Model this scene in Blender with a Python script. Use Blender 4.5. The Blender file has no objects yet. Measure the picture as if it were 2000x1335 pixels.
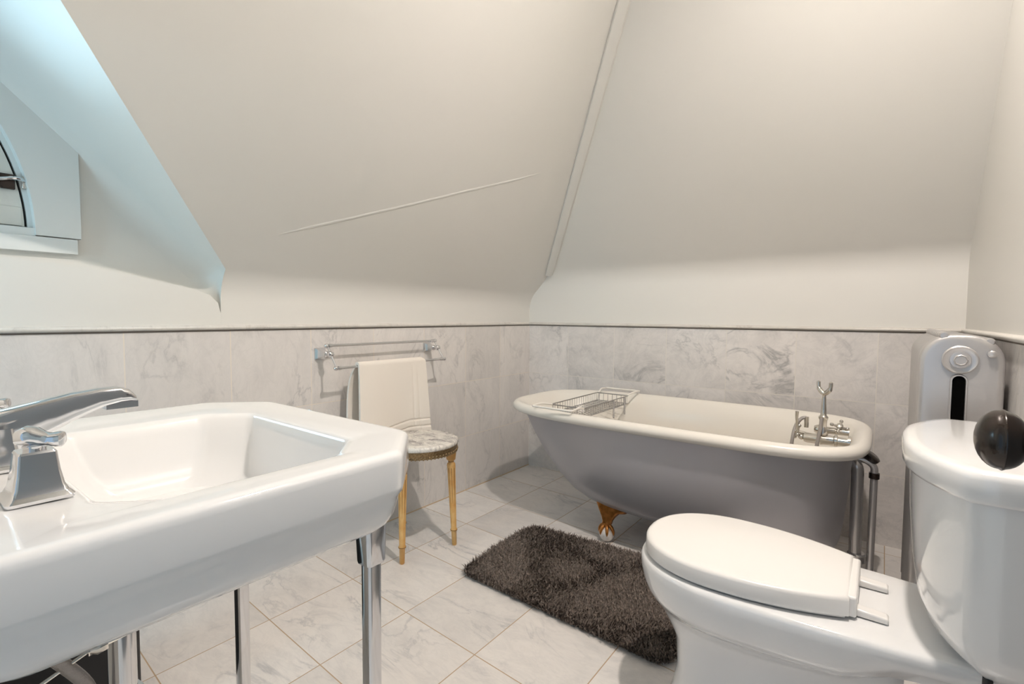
import bpy, bmesh, math, random
import numpy as np
from mathutils import Vector, Matrix
random.seed(7); np.random.seed(7)
PI = math.pi
sc = bpy.context.scene
col = sc.collection

# ------------------------------------------------------------------ camera
f, yaw, pit, rol = 961.690977, .648185635, -.0518006737, .00646136104
F = Vector((-math.sin(yaw)*math.cos(pit), math.cos(yaw)*math.cos(pit), math.sin(pit)))
R0 = Vector((math.cos(yaw), math.sin(yaw), 0)); U0 = R0.cross(F)
cr, sr = math.cos(rol), math.sin(rol)
R = R0*cr + U0*sr; U = U0*cr - R0*sr
cd = bpy.data.cameras.new('camera'); cam = bpy.data.objects.new('camera', cd); col.objects.link(cam)
cd.sensor_width = 36; cd.lens = f/2000*36; cd.clip_start = .02
m = Matrix((R, U, -F)).transposed().to_4x4(); m.translation = (1.83591780, -2.61041939, .970397930)
cam.matrix_world = m
sc.camera = cam

# ------------------------------------------------------------------ light
w = bpy.data.worlds.new('daylight'); sc.world = w; w.use_nodes = True
bg = w.node_tree.nodes['Background']
bg.inputs['Color'].default_value = (.55, .76, 1, 1); bg.inputs['Strength'].default_value = .55
LAMP = (1.77, -1.66, 2.405)
ld = bpy.data.lights.new('downlight_light', 'SPOT'); ld.energy = 80; ld.color = (1, .90, .82); ld.shadow_soft_size = .035
ld.spot_size = math.radians(158); ld.spot_blend = .45
lo = bpy.data.objects.new('downlight_light', ld); col.objects.link(lo); lo.location = LAMP
wd_ = bpy.data.lights.new('window_daylight', 'AREA'); wd_.energy = 150; wd_.color = (.50, .82, 1); wd_.shape = 'RECTANGLE'; wd_.size = 3.2; wd_.size_y = 2.4
wo = bpy.data.objects.new('window_daylight', wd_); col.objects.link(wo); wo.location = (-2.0, -2.645, 1.5); wo.rotation_euler = (0, math.radians(-90), 0)
rd_ = bpy.data.lights.new('rear_cool_fill', 'AREA'); rd_.energy = 17; rd_.color = (.50, .82, 1); rd_.shape = 'RECTANGLE'; rd_.size = .5; rd_.size_y = 1.1  # added cool fill behind the rear wall, brightens the dormer slope
ro_ = bpy.data.objects.new('rear_cool_fill', rd_); col.objects.link(ro_); ro_.location = (.27, -3.75, 1.35); ro_.rotation_euler = (math.radians(90), 0, 0)
sc.view_settings.view_transform = 'Standard'; sc.view_settings.look = 'None'
sc.view_settings.gamma = 1; sc.view_settings.use_curve_mapping = False
sc.view_settings.exposure = .48

# ------------------------------------------------------------------ material helpers
def new_mat(name):
    mt = bpy.data.materials.new(name); mt.use_nodes = True
    return mt, mt.node_tree.nodes, mt.node_tree.links, mt.node_tree.nodes['Principled BSDF']
def simple(name, c, rough=.5, metal=0., coat=0., noise=None, bump=0., bscale=200., spec=.5):
    mt, n, l, b = new_mat(name)
    b.inputs['Base Color'].default_value = (*c, 1); b.inputs['Roughness'].default_value = rough
    b.inputs['Metallic'].default_value = metal; b.inputs['Coat Weight'].default_value = coat
    b.inputs['Coat Roughness'].default_value = .08; b.inputs['Specular IOR Level'].default_value = spec
    tc = n.new('ShaderNodeTexCoord')
    if noise:
        sca, c2 = noise
        t = n.new('ShaderNodeTexNoise'); t.inputs['Scale'].default_value = sca; t.inputs['Detail'].default_value = 5
        l.new(tc.outputs['Object'], t.inputs['Vector'])
        r = n.new('ShaderNodeValToRGB'); r.color_ramp.elements[0].position = .35; r.color_ramp.elements[1].position = .65
        r.color_ramp.elements[0].color = (*c, 1); r.color_ramp.elements[1].color = (*c2, 1)
        l.new(t.outputs['Fac'], r.inputs['Fac']); l.new(r.outputs['Color'], b.inputs['Base Color'])
    if bump:
        t2 = n.new('ShaderNodeTexNoise'); t2.inputs['Scale'].default_value = bscale; t2.inputs['Detail'].default_value = 3
        l.new(tc.outputs['Object'], t2.inputs['Vector'])
        bu = n.new('ShaderNodeBump'); bu.inputs['Strength'].default_value = bump; bu.inputs['Distance'].default_value = .002
        l.new(t2.outputs['Fac'], bu.inputs['Height']); l.new(bu.outputs['Normal'], b.inputs['Normal'])
    return mt
def marble(name, ax_u, ax_v, pu, pv, ou, ov, skew, grout, g, base, dark, vein, rough=.3, sc_=1., tiles=True):
    """marble tiles on a plane; ax_u / ax_v choose world axes"""
    mt, n, l, b = new_mat(name)
    b.inputs['Roughness'].default_value = rough
    tc = n.new('ShaderNodeTexCoord'); sx = n.new('ShaderNodeSeparateXYZ'); l.new(tc.outputs['Object'], sx.inputs[0])
    def M(op, a, bb=None, c=None):
        q = n.new('ShaderNodeMath'); q.operation = op
        for i, v in enumerate((a, bb, c)):
            if v is None: continue
            if isinstance(v, (int, float)): q.inputs[i].default_value = v
            else: l.new(v, q.inputs[i])
        return q.outputs[0]
    u = sx.outputs[ax_u]; v = M('MULTIPLY_ADD', sx.outputs[ax_u], skew, sx.outputs[ax_v])
    U_ = M('MULTIPLY_ADD', u, 1/pu, ou); V_ = M('MULTIPLY_ADD', v, 1/pv, ov)
    vec = tc.outputs['Object']
    if tiles:
        cu = M('FLOOR', U_); cv = M('FLOOR', V_)
        cb = n.new('ShaderNodeCombineXYZ'); l.new(cu, cb.inputs[0]); l.new(cv, cb.inputs[1])
        wn = n.new('ShaderNodeTexWhiteNoise'); wn.noise_dimensions = '3D'; l.new(cb.outputs[0], wn.inputs['Vector'])
        ms = n.new('ShaderNodeVectorMath'); ms.operation = 'MULTIPLY_ADD'
        l.new(wn.outputs['Color'], ms.inputs[0]); ms.inputs[1].default_value = (9, 9, 9); l.new(tc.outputs['Object'], ms.inputs[2])
        vec = ms.outputs[0]
    mp = n.new('ShaderNodeMapping'); mp.inputs['Rotation'].default_value = (.5, .6, .7); mp.inputs['Scale'].default_value = (1, 2.2, 1.1)
    l.new(vec, mp.inputs['Vector'])
    def noise(scale, det, dist, rgh=.6):
        t = n.new('ShaderNodeTexNoise'); t.inputs['Scale'].default_value = scale*sc_; t.inputs['Detail'].default_value = det
        t.inputs['Distortion'].default_value = dist; t.inputs['Roughness'].default_value = rgh
        l.new(mp.outputs[0], t.inputs['Vector']); return t.outputs['Fac']
    a1 = noise(2.6, 6, 1.2); r1 = M('ABSOLUTE', M('SUBTRACT', a1, .5))
    v1 = M('POWER', M('MAXIMUM', M('SUBTRACT', 1, M('MULTIPLY', r1, 22)), 0), 2)
    msk = M('MULTIPLY', v1, M('MAXIMUM', M('MULTIPLY', M('SUBTRACT', noise(3.1, 2, .3), .44), 5), 0))
    a2 = noise(8, 8, 1.6, .7); v2 = M('POWER', M('MAXIMUM', M('SUBTRACT', 1, M('MULTIPLY', M('ABSOLUTE', M('SUBTRACT', a2, .5)), 14)), 0), 2)
    cl = noise(3.5, 7, .8, .68)
    fac = M('MINIMUM', M('ADD', M('ADD', M('MULTIPLY', msk, vein), M('MULTIPLY', v2, vein*.22)), M('MULTIPLY', M('MAXIMUM', M('SUBTRACT', cl, .46), 0), 2.4*vein)), 1)
    mx = n.new('ShaderNodeMixRGB'); l.new(fac, mx.inputs[0]); mx.inputs[1].default_value = (*base, 1); mx.inputs[2].default_value = (*dark, 1)
    out = mx.outputs[0]
    if tiles:
        tv = n.new('ShaderNodeHueSaturation'); l.new(out, tv.inputs['Color'])
        l.new(M('MULTIPLY_ADD', wn.outputs['Value'], .12, .93), tv.inputs['Value']); out = tv.outputs[0]
        fu = M('FRACT', U_); fv = M('FRACT', V_)
        du = M('MULTIPLY', M('MINIMUM', fu, M('SUBTRACT', 1, fu)), pu); dv = M('MULTIPLY', M('MINIMUM', fv, M('SUBTRACT', 1, fv)), pv)
        gm = M('LESS_THAN', M('MINIMUM', du, dv), g/2)
        m2 = n.new('ShaderNodeMixRGB'); l.new(gm, m2.inputs[0]); l.new(out, m2.inputs[1]); m2.inputs[2].default_value = (*grout, 1)
        out = m2.outputs[0]
        bu = n.new('ShaderNodeBump'); bu.inputs['Strength'].default_value = .6; bu.inputs['Distance'].default_value = .001
        l.new(M('SUBTRACT', 1, gm), bu.inputs['Height']); l.new(bu.outputs['Normal'], b.inputs['Normal'])
        l.new(M('MULTIPLY_ADD', gm, .5, rough), b.inputs['Roughness'])
    l.new(out, b.inputs['Base Color'])
    return mt
T = .3048
G1 = (.80, .76, .70); MB = (.80, .765, .735); MD = (.38, .375, .37)
m_tl = marble('wall_tile_left_marble', 1, 2, T, T, 0, 0, 0, (.86, .79, .70), .003, MB, MD, .36)
m_tb = marble('wall_tile_back_marble', 0, 2, T, T, -.291/T, 0, 0, G1, .003, MB, MD, .6)
m_tr = marble('wall_tile_right_marble', 1, 2, T, T, .25, 0, 0, G1, .003, MB, MD, .6)
m_fl = marble('floor_tile_marble', 0, 1, .3125, .3085, -.305/.3125, (1.552+.3085*6)/.3085-.0494, .05, (.50, .37, .25), .0032, (.81, .775, .74), (.42, .42, .425), .5, rough=.28)
m_cap = marble('cap_marble', 0, 1, 1, 1, 0, 0, 0, G1, .003, (.74, .71, .66), (.5, .46, .42), .5, tiles=False, sc_=2)
m_stone = marble('stool_top_marble', 0, 1, 1, 1, 0, 0, 0, G1, .003, (.84, .80, .73), (.26, .235, .23), 1.5, rough=.15, tiles=False, sc_=3.2)
m_paint = simple('cream_wall_paint', (.80, .785, .745), .42, bump=.12, bscale=14, noise=(1.2, (.785, .775, .73)))
m_casing = simple('window_gloss_paint', (.80, .82, .80), .28, bump=.08, bscale=30)
m_sash = simple('old_sash_paint', (.80, .77, .70), .4, noise=(9, (.74, .72, .66)), bump=.3, bscale=60)
m_gap = simple('sash_gap_black', (.012, .014, .014), .6)
m_porc = simple('white_porcelain', (.86, .86, .855), .09, coat=.6)
m_seat = simple('white_seat_plastic', (.88, .86, .83), .22)
m_enam = simple('white_enamel', (.82, .785, .72), .24)
m_tub = simple('silver_grey_paint', (.44, .44, .48), .38, metal=.45, noise=(1.6, (.48, .475, .50)), bump=.06, bscale=40)
m_chrome = simple('chrome', (.74, .74, .75), .09, metal=1)
m_nickel = simple('polished_nickel', (.66, .63, .58), .14, metal=1)
m_dull = simple('dull_chrome_pipe', (.66, .645, .64), .24, metal=.75)
m_bronze = simple('dark_bronze', (.018, .013, .010), .24, metal=.2, noise=(30, (.035, .02, .013)), coat=.15)
m_rad = simple('silver_radiator_paint', (.60, .585, .58), .30, metal=.65, bump=.15, bscale=90)
m_slot = simple('radiator_slot_shade', (.004, .004, .004), 1., spec=0.)
m_wood = simple('golden_painted_wood', (.62, .33, .10), .42, noise=(26, (.72, .46, .18)), bump=.2, bscale=60)
m_groove = simple('groove_brown', (.22, .10, .03), .5)  # darker brown for thin lines along the flutes and rings
m_brass = simple('antique_brass', (.20, .13, .065), .35, metal=.75, noise=(160, (.38, .27, .14)), bump=.6, bscale=300)
m_claw = simple('copper_gilt_claw', (.60, .24, .06), .28, metal=.55, noise=(45, (.30, .12, .02)), bump=.5, bscale=80)
m_ball = simple('white_glass_ball', (.80, .78, .75), .15, noise=(60, (.66, .60, .55)), coat=.5)
m_towel = simple('cream_terry_cloth', (.95, .885, .80), .95, bump=.5, bscale=1500, spec=.1)
m_rugb = simple('rug_backing', (.05, .042, .038), .95)
m_wire = simple('grey_wire', (.42, .41, .40), .3, metal=1)
m_legw = simple('worn_grey_steel', (.30, .29, .28), .55, metal=.6)
m_white = simple('white_coated_rod', (.86, .83, .77), .3)
m_blk = simple('black_plastic', (.012, .012, .013), .5)
m_hose = simple('grey_braided_hose', (.42, .39, .37), .4, metal=.5, bump=.8, bscale=400)
m_door = simple('grey_door_paint', (.27, .27, .275), .35)
def rug_mat():
    mt, n, l, b = new_mat('dark_brown_shag'); b.inputs['Roughness'].default_value = .55
    tc = n.new('ShaderNodeTexCoord'); t = n.new('ShaderNodeTexNoise'); t.inputs['Scale'].default_value = 140
    l.new(tc.outputs['Object'], t.inputs['Vector'])
    r = n.new('ShaderNodeValToRGB'); r.color_ramp.elements[0].position = .38; r.color_ramp.elements[1].position = .68
    r.color_ramp.elements[0].color = (.075, .058, .048, 1); r.color_ramp.elements[1].color = (.30, .24, .20, 1)
    l.new(t.outputs['Fac'], r.inputs['Fac']); l.new(r.outputs['Color'], b.inputs['Base Color']); return mt
m_pile = rug_mat()
def emis(name, c, s):
    mt, n, l, b = new_mat(name); b.inputs['Emission Color'].default_value = (*c, 1); b.inputs['Emission Strength'].default_value = s; return mt
m_glow = emis('lamp_bulb_glow', (1, .87, .72), 6)
def glass():
    mt, n, l, b = new_mat('window_glass'); t = n.new('ShaderNodeBsdfTransparent'); g = n.new('ShaderNodeBsdfGlossy'); g.inputs['Roughness'].default_value = .02
    mx = n.new('ShaderNodeMixShader'); mx.inputs[0].default_value = .06; l.new(t.outputs[0], mx.inputs[1]); l.new(g.outputs[0], mx.inputs[2])
    l.new(mx.outputs[0], n['Material Output'].inputs['Surface']); return mt
m_glass = glass()

# ------------------------------------------------------------------ object helpers
def obj(name, verts, faces, mt, parent=None, smooth=True, bevel=0, angle=40, seg=2):
    me = bpy.data.meshes.new(name); me.from_pydata([tuple(v) for v in verts], [], [tuple(q) for q in faces]); me.update()
    bm = bmesh.new(); bm.from_mesh(me); bmesh.ops.remove_doubles(bm, verts=bm.verts, dist=1e-6)
    bmesh.ops.recalc_face_normals(bm, faces=bm.faces); bm.to_mesh(me); bm.free()
    if mt: me.materials.append(mt)
    o = bpy.data.objects.new(name, me); col.objects.link(o)
    if smooth:
        me.polygons.foreach_set('use_smooth', [True]*len(me.polygons))
        me.set_sharp_from_angle(angle=math.radians(angle))
    if bevel:
        b = o.modifiers.new('bevel', 'BEVEL'); b.width = bevel; b.segments = seg; b.limit_method = 'ANGLE'; b.angle_limit = math.radians(35)
        b.harden_normals = False
    if parent is not None:
        o.parent = parent; o.matrix_parent_inverse = Matrix.Translation(-parent_world(parent))
    return o
def parent_world(o):
    v = Vector(o.location)
    if o.parent is not None and o.parent_type and o.type == 'EMPTY': v = v
    return v if o.type == 'EMPTY' else Vector((0, 0, 0))
def thing(name, label, cat, loc, group=None):
    o = bpy.data.objects.new(name, None); o.empty_display_size = .05; col.objects.link(o); o.location = loc
    o['label'] = label; o['category'] = cat
    if group: o['group'] = group
    return o
def tag(o, label, cat, group=None):
    o['label'] = label; o['category'] = cat
    if group: o['group'] = group
    return o
def struct(o): o['kind'] = 'structure'; return o
class MB_:
    def __init__(s): s.v = []; s.f = []
    def add(s, v, f):
        k = len(s.v); s.v += [Vector(x) for x in v]; s.f += [[i+k for i in q] for q in f]; return s
    def box(s, a, b):
        (x0, y0, z0), (x1, y1, z1) = a, b
        return s.add([(x0,y0,z0),(x1,y0,z0),(x1,y1,z0),(x0,y1,z0),(x0,y0,z1),(x1,y0,z1),(x1,y1,z1),(x0,y1,z1)],
                     [(0,3,2,1),(4,5,6,7),(0,1,5,4),(1,2,6,5),(2,3,7,6),(3,0,4,7)])
    def loft(s, rings, cap0=True, cap1=True, closed=True):
        n = len(rings[0]); v = [p for r in rings for p in r]; fs = []
        for i in range(len(rings)-1):
            for j in range(n if closed else n-1):
                k = (j+1) % n; fs.append((i*n+j, i*n+k, (i+1)*n+k, (i+1)*n+j))
        if cap0: fs.append(tuple(range(n))[::-1])
        if cap1: fs.append(tuple((len(rings)-1)*n+j for j in range(n)))
        return s.add(v, fs)
    def lathe(s, prof, org=(0,0,0), axis='z', N=32, d=None, cap=True):
        """prof: list of (r, h) along the axis"""
        ax = Vector(d).normalized() if d is not None else Vector({'x':(1,0,0),'y':(0,1,0),'z':(0,0,1)}[axis])
        a = ax.orthogonal().normalized(); b = ax.cross(a); o = Vector(org)
        rings = [[o + ax*h + (a*math.cos(2*PI*j/N) + b*math.sin(2*PI*j/N))*max(r, 1e-5) for j in range(N)] for r, h in prof]
        return s.loft(rings, cap, cap)
    def tube(s, pts, r, N=12, cap=True, closed=False):
        pts = [Vector(p) for p in pts]; rings = []; n = len(pts)
        rr = r if isinstance(r, (list, tuple)) else [r]*n
        up = None
        for i in range(n):
            if closed: t = (pts[(i+1) % n]-pts[i-1]).normalized()
            else: t = (pts[min(i+1, n-1)]-pts[max(i-1, 0)]).normalized()
            if up is None: up = t.orthogonal().normalized()
            up = (up - t*up.dot(t)).normalized(); b = t.cross(up)
            rings.append([pts[i]+(up*math.cos(2*PI*j/N)+b*math.sin(2*PI*j/N))*rr[i] for j in range(N)])
        if closed: rings.append(rings[0]); return s.loft(rings, False, False)
        return s.loft(rings, cap, cap)
    def ball(s, c, r, N=20, sc_=(1, 1, 1)):
        c = Vector(c); rings = []
        for i in range(1, N//2):
            t = PI*i/(N//2); rings.append([c+Vector((math.cos(2*PI*j/N)*math.sin(t)*sc_[0], math.sin(2*PI*j/N)*math.sin(t)*sc_[1], -math.cos(t)*sc_[2]))*r for j in range(N)])
        return s.loft(rings)
    def make(s, name, mt, parent=None, **k): return obj(name, s.v, s.f, mt, parent, **k)
def smooth_path(P, n=8, closed=False):
    P = [Vector(p) for p in P]; out = []; N = len(P)
    rng = range(N if closed else N-1)
    for i in rng:
        g = (lambda q: P[q % N]) if closed else (lambda q: P[max(0, min(N-1, q))])
        a, b, c, d = g(i-1), g(i), g(i+1), g(i+2)
        for k in range(n):
            t = k/n; out.append(.5*((2*b)+(c-a)*t+(2*a-5*b+4*c-d)*t*t+(3*b-a-3*c+d)*t**3))
    if not closed: out.append(P[-1])
    return out
def oct_ring(x0, x1, y0, y1, c, r, z, cy0=None, k=5):
    """rectangle with chamfered (c) and softened (r) corners; cy0 = chamfer for the y0 side"""
    c0 = c if cy0 is None else cy0
    P = [(x0+c0, y0), (x1-c0, y0), (x1, y0+c0), (x1, y1-c), (x1-c, y1), (x0+c, y1), (x0, y1-c), (x0, y0+c0)]
    P = [Vector(p) for p in P]; out = []
    for i in range(8):
        p = P[i]; a = (P[i-1]-p); b = (P[(i+1) % 8]-p); ra = min(r, a.length*.48, b.length*.48)
        A = p+a.normalized()*ra; B = p+b.normalized()*ra
        for q in range(k+1):
            t = q/k; out.append((1-t)**2*A+2*t*(1-t)*p+t*t*B)
    return [Vector((p.x, p.y, z)) for p in out]

# ================================================================== ROOM
YF = -3.6                                   # landing behind the camera
KL, KB, ZC = 1.08, 1.22, 2.42               # knee heights of the left and back slopes, flat ceiling
def cove(k, zc=ZC, R_=.16, n=10):
    """(offset from wall, z) profile: vertical wall, soft bend, 45 degree slope"""
    t = R_*math.tan(PI/8); P = [(0, .9165), (0, .95), (0, k-t)]
    c = Vector((R_, k-t))
    for i in range(1, n+1):
        a = PI - (PI/4)*i/n; P.append((c.x+R_*math.cos(a), c.y+R_*math.sin(a)))
    x1 = zc-k
    for i in range(1, 13): 
        xs = P[n+2][0]; P.append((xs+(x1-xs)*i/12, k+xs+(x1-xs)*i/12))
    return P
PL, PBk = cove(KL), cove(KB)
def prof_at(P, z):
    for i in range(len(P)-1):
        if P[i][1] <= z <= P[i+1][1]: 
            t = (z-P[i][1])/max(1e-9, P[i+1][1]-P[i][1]); return P[i][0]+(P[i+1][0]-P[i][0])*t
    return P[-1][0]
# ---- floor
fl = MB_().box((-.02, YF, -.05), (2.107, .02, 0)).make('floor', m_fl, smooth=False); struct(fl)
# ---- dormer section (gable dormer cut through the left slope)
DX = -.06; Y0 = -1.85; RID = -2.645
def D(y): 
    y = max(y, 2*RID-y) if y < RID else y
    return 1.117+.948*(-y+Y0) if y <= Y0 else 1.117
def low(y):                                  # lower lip of the dormer opening
    yy = max(y, 2*RID-y)
    P = [(-2.70, 1.128), (-2.388, 1.118), (-2.236, 1.107), (-2.052, 1.078), (-1.93, 1.052), (-1.89, 1.036), (-1.866, 1.01), (-1.858, .975)]
    for a, b in zip(P, P[1:]):
        if a[0] <= yy <= b[0]:
            t = (yy-a[0])/(b[0]-a[0]); return a[1]+(b[1]-a[1])*t
    return .975
# ---- wall_left: wall and slope in front of the dormer, pieces below and above the opening
MW = MB_()
ys = [0.01]+[-.2*i for i in range(1, 10)]+[Y0-.008]
MW.loft([[Vector((x, y, z)) for x, z in PL] for y in ys], False, False, closed=False)
ysl = [-1.858, -1.862, -1.866, -1.872, -1.88, -1.89, -1.905, -1.93, -1.96, -2.0, -2.05, -2.15, -2.25, -2.35, -2.45, -2.55, RID]
ysl = ysl+[2*RID-y for y in ysl[::-1][1:]]
MW.loft([[Vector((0, y, .9165+(low(y)-.9165)*i/4)) for i in range(5)] for y in ysl], False, False, closed=False)
ysu = sorted(set([Y0-.008, -1.88, -1.92]+[Y0-.06*i for i in range(1, 14)]+[RID]), reverse=True); ysu = [y for y in ysu if y >= RID]
ysu = ysu+[2*RID-y for y in ysu[::-1][1:]]
rr = []
for y in ysu:
    z0 = D(y); rr.append([Vector((prof_at(PL, z0+(ZC-z0)*i/16), y, z0+(ZC-z0)*i/16)) for i in range(17)])
MW.loft(rr, False, False, closed=False)
ys = [2*RID-Y0+.008-.2*i for i in range(0, 2)]
MW.loft([[Vector((x, y, z)) for x, z in PL] for y in (2*RID-Y0+.008, YF)], False, False, closed=False)
# lip edge thickness back to the recessed window wall
MW.loft([[Vector((x, y, low(y)-(.004 if x < 0 else 0))) for x in (0, DX-.01)] for y in ysl], False, False, closed=False)
def ridge(P, nv, r=.007):
    P = [Vector(p) for p in P]; rg = []
    for i, p in enumerate(P):
        t = (P[min(i+1, len(P)-1)]-P[max(i-1, 0)]).normalized(); b = t.cross(nv).normalized(); k = .25 if i in (0, len(P)-1) else 1
        rg.append([p+b*r*k*math.cos(2*PI*j/10)+nv*.0011*k*math.sin(2*PI*j/10) for j in range(10)])
    MW.loft(rg)
NL = Vector((1, 0, -1)).normalized()
ridge([(.166, -1.734, 1.246), (.20, -1.64, 1.28), (.25, -1.50, 1.33), (.326, -1.29, 1.406), (.42, -1.04, 1.50), (.50, -.82, 1.58), (.55, -.70, 1.63)], NL)
wl = MW.make('wall_left', m_paint, angle=30); struct(wl)
# ---- dormer reveal: soft curved surface from the slope edge into the window wall
DW = MB_(); RC = .075
def nrm(y):
    s = .948/math.hypot(1, .948); c = 1/math.hypot(1, .948); return (-s, -c)   # into the room (y,z) below plane, right half
def drow(y, z, ny, nz):
    xl = prof_at(PL, z); RC = min(.075, xl-DX-.002); row = [Vector((xl+.0005, y, z))]
    x1 = DX+RC
    for i in range(1, 4): row.append(Vector((xl+(x1-xl)*i/3 if xl > x1 else x1-.0001*i, y, z)))
    for i in range(1, 9):
        a = (PI/2)*i/8; d = RC*(1-math.cos(a)); row.append(Vector((x1-RC*math.sin(a), y+ny*d, z+nz*d)))
    return row
path = [(-1.858, .93, -1, 0), (-1.858, .97, -1, 0), (-1.858, 1.03, -1, 0), (-1.858, 1.07, -1, -.05), (-1.858, 1.10, -.96, -.2), (-1.858, D(-1.858), -.85, -.5)]
yy = -1.88
while yy > RID: path.append((yy, D(yy), nrm(yy)[0], nrm(yy)[1])); yy -= .03
path.append((RID, D(RID), 0, -1.2))
half = [drow(*q) for q in path]
other = [[Vector((p.x, 2*RID-p.y, p.z)) for p in r] for r in half[::-1][1:]]
DW.loft(half+other, False, False, closed=False)
# window wall
for a, b in zip(ysl, ysl[1:]):
    if b > -2.26 or a < 2*RID+2.26: DW.add([(DX, a, .92), (DX, b, .92), (DX, b, D(b)+.02), (DX, a, D(a)+.02)], [(0, 1, 2, 3)])
DW.add([(DX, -2.25, .96), (DX, 2*RID+2.25, .96), (DX, 2*RID+2.25, 1.2), (DX, -2.25, 1.2)], [(0, 1, 2, 3)])
dm = DW.make('wall_dormer', m_paint, angle=50); struct(dm)
# ---- window: casing board with an arched opening, sash, glass
win = bpy.data.objects.new('window_1', None); col.objects.link(win); win.location = (DX, RID, 1.14); struct(win)
CE = -2.215; AW = RID+.333; RA = .635; ZS = 1.2
def arch(off, n=26, zb=1.186):
    """right half lancet from sill to apex, then mirrored"""
    hw = .333-off; R_ = RA-off; cy = RID+.333-RA
    P = [(RID+hw, zb)]
    amax = math.acos(min(1, (RID-cy)/R_))
    for i in range(n+1):
        a = amax*i/n; P.append((cy+R_*math.cos(a), ZS+R_*math.sin(a)))
    return P+[(2*RID-y, z) for y, z in P[::-1][1:]]
A = arch(0); B = []
for y, z in A:                                # matching outer edge of the board
    if z <= ZS+1e-6: B.append((CE if y > RID else 2*RID-CE, z))
    else:
        if abs(y-RID) < 1e-6: B.append((RID, D(RID)+.03)); continue
        t = (z-ZS)/.55; s = 1 if y > RID else -1
        yo = (CE-RID)*(1-max(0, (t-.42)/.58)); B.append((RID+s*yo, D(RID+s*yo)+.03 if t > .42 else ZS+(D(CE)+.03-ZS)*t/.42))
XC = DX+.022
cb = MB_()
for X in (XC, DX-.005):
    cb.loft([[Vector((X, y, z)) for y, z in A], [Vector((X, y, z)) for y, z in B]], False, False, closed=False)
for Q in (A, B): cb.loft([[Vector((XC, y, z)) for y, z in Q], [Vector((DX-(.05 if Q is A else .005), y, z)) for y, z in Q]], False, False, closed=False)
cb.make('window_casing', m_casing, win, angle=30)
MB_().box((DX-.003, 2*RID-CE-.004, 1.141), (XC-.001, CE-.008, 1.1835)).make('window_apron', m_casing, win, bevel=.0015)
MB_().box((DX-.05, RID-.335, 1.178), (XC-.008, RID+.335, 1.206)).make('window_sill', m_casing, win, bevel=.002)
def band(o0, o1, xa, xb, z0, name, mt, par):
    a, b = arch(o0, zb=z0), arch(o1, zb=z0); q = MB_()
    q.loft([[Vector((xa, y, z)) for y, z in a], [Vector((xa, y, z)) for y, z in b], [Vector((xb, y, z)) for y, z in b], [Vector((xb, y, z)) for y, z in a], [Vector((xa, y, z)) for y, z in a]], False, False, closed=False)
    return q.make(name, mt, par, angle=30)
band(.0105, .0165, DX-.022, DX-.034, 1.206, 'sash_gap_shade', m_gap, win)  # black strip: shade of the gap between frame and sash, as colour
MB_().box((DX-.034, RID-.32, 1.206), (DX-.022, RID+.32, 1.2105)).make('sash_gap_shade', m_gap, win)
band(-.004, .011, DX-.010, DX-.05, 1.20, 'frame', m_casing, win)
sash = band(.0165, .10, DX-.012, DX-.045, 1.2105, 'sash', m_sash, win)
MB_().box((DX-.045, RID-.315, 1.2105), (DX-.0105, RID+.312, 1.262)).make('bottom_rail', m_sash, win, bevel=.0015)
q = MB_(); a = arch(.095, zb=1.25); q.add([(DX-.03, y, z) for y, z in a], [tuple(range(len(a)))]); q.make('pane', m_glass, win, smooth=False)
lt = MB_().box((DX-.012, -2.383, 1.305), (DX+.002, -2.345, 1.345)).make('latch', m_bronze, win, bevel=.002)
MB_().tube(smooth_path([(DX+.006, -2.40, 1.322), (DX+.012, -2.37, 1.328), (DX+.012, -2.345, 1.334), (DX+.004, -2.325, 1.332)]), .005, 8).make('latch_lever', m_chrome, win)
MB_().box((DX-.02, -2.331, 1.312), (DX+.001, -2.319, 1.345)).make('latch_keeper', m_nickel, win, bevel=.001)
# ---- wall_back with knee and slope
bw = MB_(); bw.loft([[Vector((x, -o, z)) for o, z in PBk] for x in (-.01, .5, 1., 1.5, 2.087)], False, False, closed=False)
struct(bw.make('wall_back', m_paint, angle=30))
# soft plaster swellings low on the slopes are part of the paint surface
# ---- wall_right, ceiling, rear wing wall
struct(MB_().box((2.087, YF, 0), (2.16, .01, ZC+.02)).make('wall_right', m_paint, smooth=False))
struct(MB_().box((.9, YF, ZC), (2.16, -.9, ZC+.05)).make('ceiling', m_paint, smooth=False))
ww = MB_().box((.50, -2.74, 0), (1.27, -2.63, ZC)).box((1.27, -2.74, 2.05), (2.087, -2.63, ZC))
struct(ww.make('wall_front', m_paint, smooth=False))
rw = MB_().box((-.1, YF-.06, 0), (0.0, YF, ZC)).box((0, YF-.06, 0), (.54, YF, .8)).box((0, YF-.06, 1.9), (.54, YF, ZC)).box((.54, YF-.06, 0), (1.05, YF, ZC)).box((1.05, YF-.06, 1.95), (2.16, YF, ZC))  # left opening cut to let the added rear fill in
struct(rw.make('wall_rear', m_paint, smooth=False))
# ---- hip trim strip where the two slopes meet
hp = MB_(); s2 = []
def hip(t): return Vector((.14+t, -t, KB+t))
rg = []
for t in (.02, .3, .6, .9, 1.19):
    c = hip(t); a = Vector((0, -1, 0)); b = Vector((1, 0, 0))
    rg.append([c+Vector((-.006, -.036, -.008)), c+Vector((-.002, -.036, -.018)), c+Vector((.010, -.024, -.020)), c+Vector((.022, -.004, -.018)), c+Vector((.030, .004, -.002)), c+Vector((0, 0, .02))])
hp.loft(rg); struct(hp.make('trim_1', m_paint, angle=30))
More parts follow.
